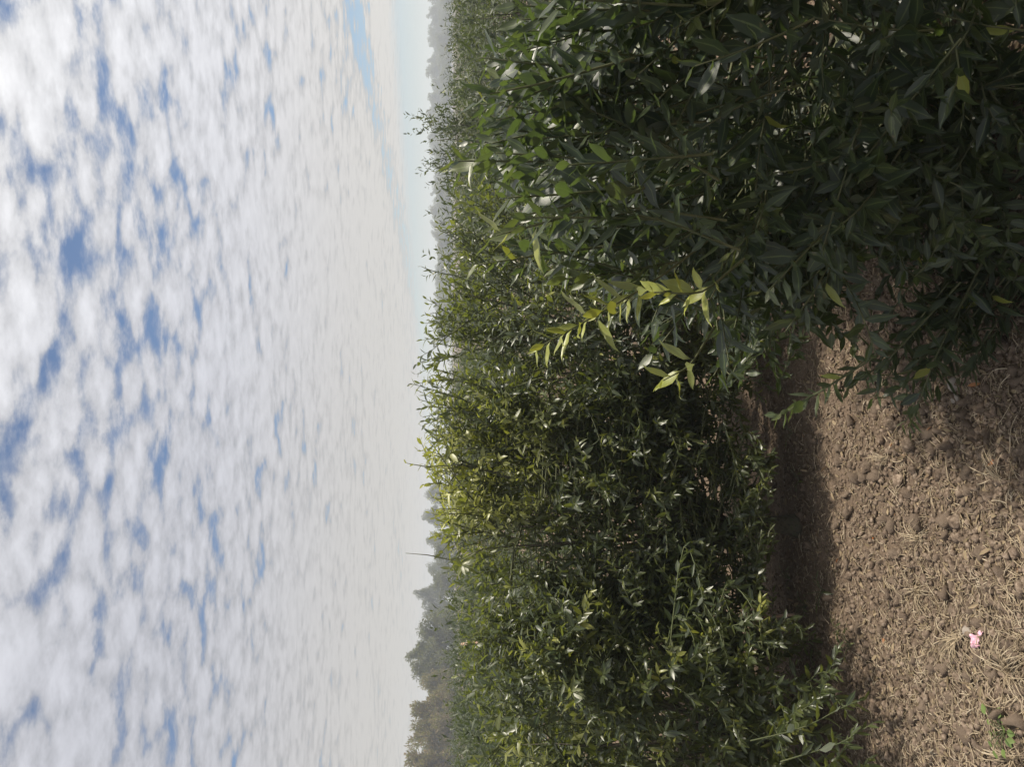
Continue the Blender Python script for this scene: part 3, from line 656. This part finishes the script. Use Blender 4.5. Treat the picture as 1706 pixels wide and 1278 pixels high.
# stones
def stone(x, y, s, label, mt='stone', seed=1, name='stone', flat=1.0):
    p = gpt(x, y); V, F = lump(I2, .6, seed); V = V*[1, 1, flat]*s*(1+.09*np.random.RandomState(seed).randn(len(V), 1))
    tag(obj(name, mesh(name, V, [F], M[mt], smooth=False), None, p+[0, 0, s*.25]), label, 'stone')
stone(1592, 642, .024, 'pale angular stone on the soil beside the lowest right branch', seed=5)
stone(1594, 664, .016, 'small pale stone just left of the angular stone by the low branch', seed=6)
stone(1516, 745, .026, 'round brown lump of soil below the tip of the low branch', 'clod', 7, 'soil_lump')
stone(1500, 802, .026, 'flat brown lump of soil near the middle of the bare ground', 'clod', 8, 'soil_lump', .7)
stone(1490, 706, .024, 'round brown lump of soil beside the tip of the low branch', 'clod', 17, 'soil_lump')
stone(1453, 1050, .007, 'tiny white pebble on the bare soil near the left bush', 'pebble', 9, 'pebble')
stone(1614, 1052, .016, 'grey rounded stone touching the pink plastic scrap', 'stone', 10)
stone(1598, 870, .026, 'grey stone on the crumbly soil left of the middle', 'clod', 12, 'soil_lump')
# plastic scraps: creased film
def scrap(x, y, w_, h_, label, mt, seed, name, rz=0):
    p = gpt(x, y); r = np.random.RandomState(seed); n = 8; a, b_ = np.meshgrid(np.linspace(-.5, .5, n), np.linspace(-.5, .5, n))
    Z = .10*w_*np.sin(a*9+r.rand()*6)+.12*w_*np.sin(b_*7+a*5)+.04*w_*r.randn(n, n); a2 = a*w_*(1+.15*np.sin(b_*6)); b2 = b_*h_*(1+.12*np.sin(a*8))
    V = np.stack([a2, b2, Z], -1).reshape(-1, 3); V2 = V.copy(); V2[:, 2] -= .0008; i = (np.arange(n-1)[:, None]*n+np.arange(n-1)[None]).ravel(); Q = np.stack([i, i+1, i+1+n, i+n], 1)
    rim = np.concatenate([np.arange(n), np.arange(1, n)*n+n-1, (n-1)*n+np.arange(n-2, -1, -1), np.arange(n-2, 0, -1)*n]); rim2 = np.roll(rim, -1)
    o = tag(obj(name, mesh(name, np.concatenate([V, V2]), [Q, Q[:, ::-1]+n*n, np.stack([rim, rim+n*n, rim2+n*n, rim2], 1)], M[mt], smooth=False), None, p+[0, 0, .014]), label, 'litter'); o.rotation_euler = (.5, .1, rz)
scrap(1632, 1068, .034, .026, 'scrap of pink plastic film lying on the straw-strewn soil', 'pink', 3, 'plastic_scrap', .4)
scrap(1641, 1054, .014, .016, 'small bright pink scrap touching the larger pink film', 'pink', 4, 'plastic_scrap', 1.1)
scrap(1268, 846, .075, .05, 'crumpled grey plastic wrapper on the soil beside the trunk', 'grey_film', 5, 'plastic_wrapper', .2)
# a red-brown fallen leaf
V, Q, T, A = leaf_shape(0, .5, .4, .45, .4); me = mesh('fallen_leaf', V*.035, [Q], M['dry_leaf'], np.stack([np.full(len(V), 1.0), np.full(len(V), .5), A], 1))
tag(obj('fallen_leaf', me, None, gpt(1462, 897)+[0, 0, .012]), 'curled orange-brown fallen leaf on the soil in front of the trunk', 'leaf')

# dry grass tufts, built as bundles of blades fanning out from a root
def tuft(x, y, n, ln, label, az0, spread, seed):
    global rng; keep = rng; rng = np.random.RandomState(seed); p = gpt(x, y); L_ = []
    for i in range(n):
        az = az0+rng.randn()*spread; l = ln*(.5+.7*rng.rand()); r = .0009+.0012*rng.rand(); lift = .15+.45*rng.rand()
        t = np.linspace(0, 1, 6)[:, None]; d = np.array([math.cos(az), math.sin(az), 0])
        Pq = rng.randn(3)*[.008, .008, 0]+d*t*l+np.array([0, 0, 1])*(lift*l*np.sin(t*2.6)+.004); Pq[:, :2] += (t**2*rng.randn()*.02)*np.array([[-d[1], d[0]]])
        L_.append((Pq, np.linspace(r, r*.4, 6)))
    rng = keep; V, F = tubes(L_, 4); e = empty('dry_grass_tuft', p, label, 'grass tuft', 'dry grass tufts')
    tag(obj('blades', mesh('blades', V, F, M['straw']), e), kind='stuff')
tuft(1535, 900, 34, .075, 'dry straw-coloured grass tuft splayed in the middle of the bare soil', 0, 1.9, 1)
tuft(1535, 985, 26, .08, 'dry grass tuft with curved blades left of the splayed tuft', -2.2, 1.0, 2)
tuft(1600, 1062, 34, .085, 'curved bundle of dry grass beside the pink plastic scrap', 2.5, .5, 3)
tuft(1480, 765, 16, .07, 'small pale fan of dry grass near the low branch tip', 1.6, .5, 4)
tuft(1685, 1120, 40, .10, 'thick dry straw tuft at the bottom corner beside the green weed', -.6, .8, 5)
tuft(1690, 1265, 36, .10, 'dry straw tuft under the green weed in the corner', 1.5, 1.4, 6)
tuft(1668, 800, 14, .09, 'long pale straw stalks crossing on the soil at the lower edge', .2, .4, 7)

# little green weeds
def weed(x, y, n, size, stem, label, seed, shape=(.25, .15, .75, 0), name='weed', young=.2, mt='weed_leaf'):
    r = np.random.RandomState(seed); p = gpt(x, y); e = empty(name, p, label, 'weed'); stems = []
    for i in range(n):
        az = i*2.4+r.randn()*.4; l = stem*(.4+.8*r.rand()); tip = np.array([math.cos(az)*l*.8, math.sin(az)*l*.8, l*.7]); st = bez(np.zeros(3), tip*.4+[0, 0, l*.3], tip, 5)
        stems.append((st, np.full(5, .0013))); V, Q, T, A = leaf_shape(0, *shape); s = size*(.6+.6*r.rand())
        D = nrm(np.array([math.cos(az), math.sin(az), .1+.3*r.randn()])); S = nrm(np.cross(D, [0, 0, 1])); Nn = np.cross(S, D)
        W = tip+s*(V[:, :1]*S+V[:, 1:2]*D+V[:, 2:]*Nn); obj('leaf', mesh('leaf', W, [Q], M[mt], np.stack([np.full(len(V), young*r.rand()), np.full(len(V), r.rand()), A], 1)), e)
    V, F = tubes(stems, 4); obj('stem', mesh('stem', V, F, M['twig']), e)
weed(1678, 1218, 16, .030, .05, 'small broad-leaved green weed among straw in the bottom corner', 1)
weed(1375, 985, 9, .045, .07, 'small narrow-leaved green seedling on the soil left of the trunk', 2, (.3, .3, .3, .2), 'seedling', .1, 'leaf')
weed(1400, 1050, 6, .035, .05, 'tiny dull green seedling between the left bush and the bare soil', 3, (.3, .3, .3, .2), 'seedling', .1, 'leaf')

for k, (x, y) in enumerate(((1322, 720), (1335, 800), (1318, 965), (1345, 1010), (1372, 1090), (1300, 640), (1420, 1075))):
    weed(x, y, 5+k % 4, .03, .05, ('small grey-green weed below the near bush\'s lowest sprig', 'small weed on the soil between the low sprig and the wrapper', 'small weed at the foot of the dark trunk, left side', 'weed left of the trunk at the edge of the shade', 'weed under the outer twigs of the left bush', 'weed in the shade below the bright green sprigs', 'weed on bare soil in front of the left bush')[k], 20+k, (.3, .3, .32, .2), 'weed', .2, 'leaf')
# the stake and the bare twig
P = np.array([at(770, 1074, 3.3), at(815, 1070, 3.3)]); d = P[1]-P[0]; foot = P[0]+d*(P[0][2]/-d[2])
ss = np.linspace(0, 1, 7)[:, None]; V, F = tubes([(foot*(1-ss)+P[0]*ss+rng.randn(7, 3)*.002, np.full(7, .0065))], 8)
tag(obj('stake', mesh('stake', V-foot, F, M['stake']), None, foot), 'thin pinkish bare wooden stake standing among the left bushes', 'stake')

# ------------------------------------------------------------------ the misty air
def box(name, lo, hi, material):
    x0, y0, z0 = lo; x1, y1, z1 = hi; V = [(x, y, z) for x in (x0, x1) for y in (y0, y1) for z in (z0, z1)]
    return obj(name, mesh(name, V, [np.array([(0, 1, 3, 2), (4, 6, 7, 5), (0, 4, 5, 1), (2, 3, 7, 6), (0, 2, 6, 4), (1, 5, 7, 3)])], material, smooth=False))
m, t, o = mat('haze'); pv = t.nodes.new('ShaderNodeVolumePrincipled'); pv.inputs['Color'].default_value = (.79, .87, .97, 1); pv.inputs['Density'].default_value = .0026; pv.inputs['Anisotropy'].default_value = .3
t.links.new(pv.outputs[0], o.inputs['Volume'])
tag(box('haze', (-520, -520, -1.5), (520, 520, 14), m), 'thin pale mist over the field', kind='stuff')
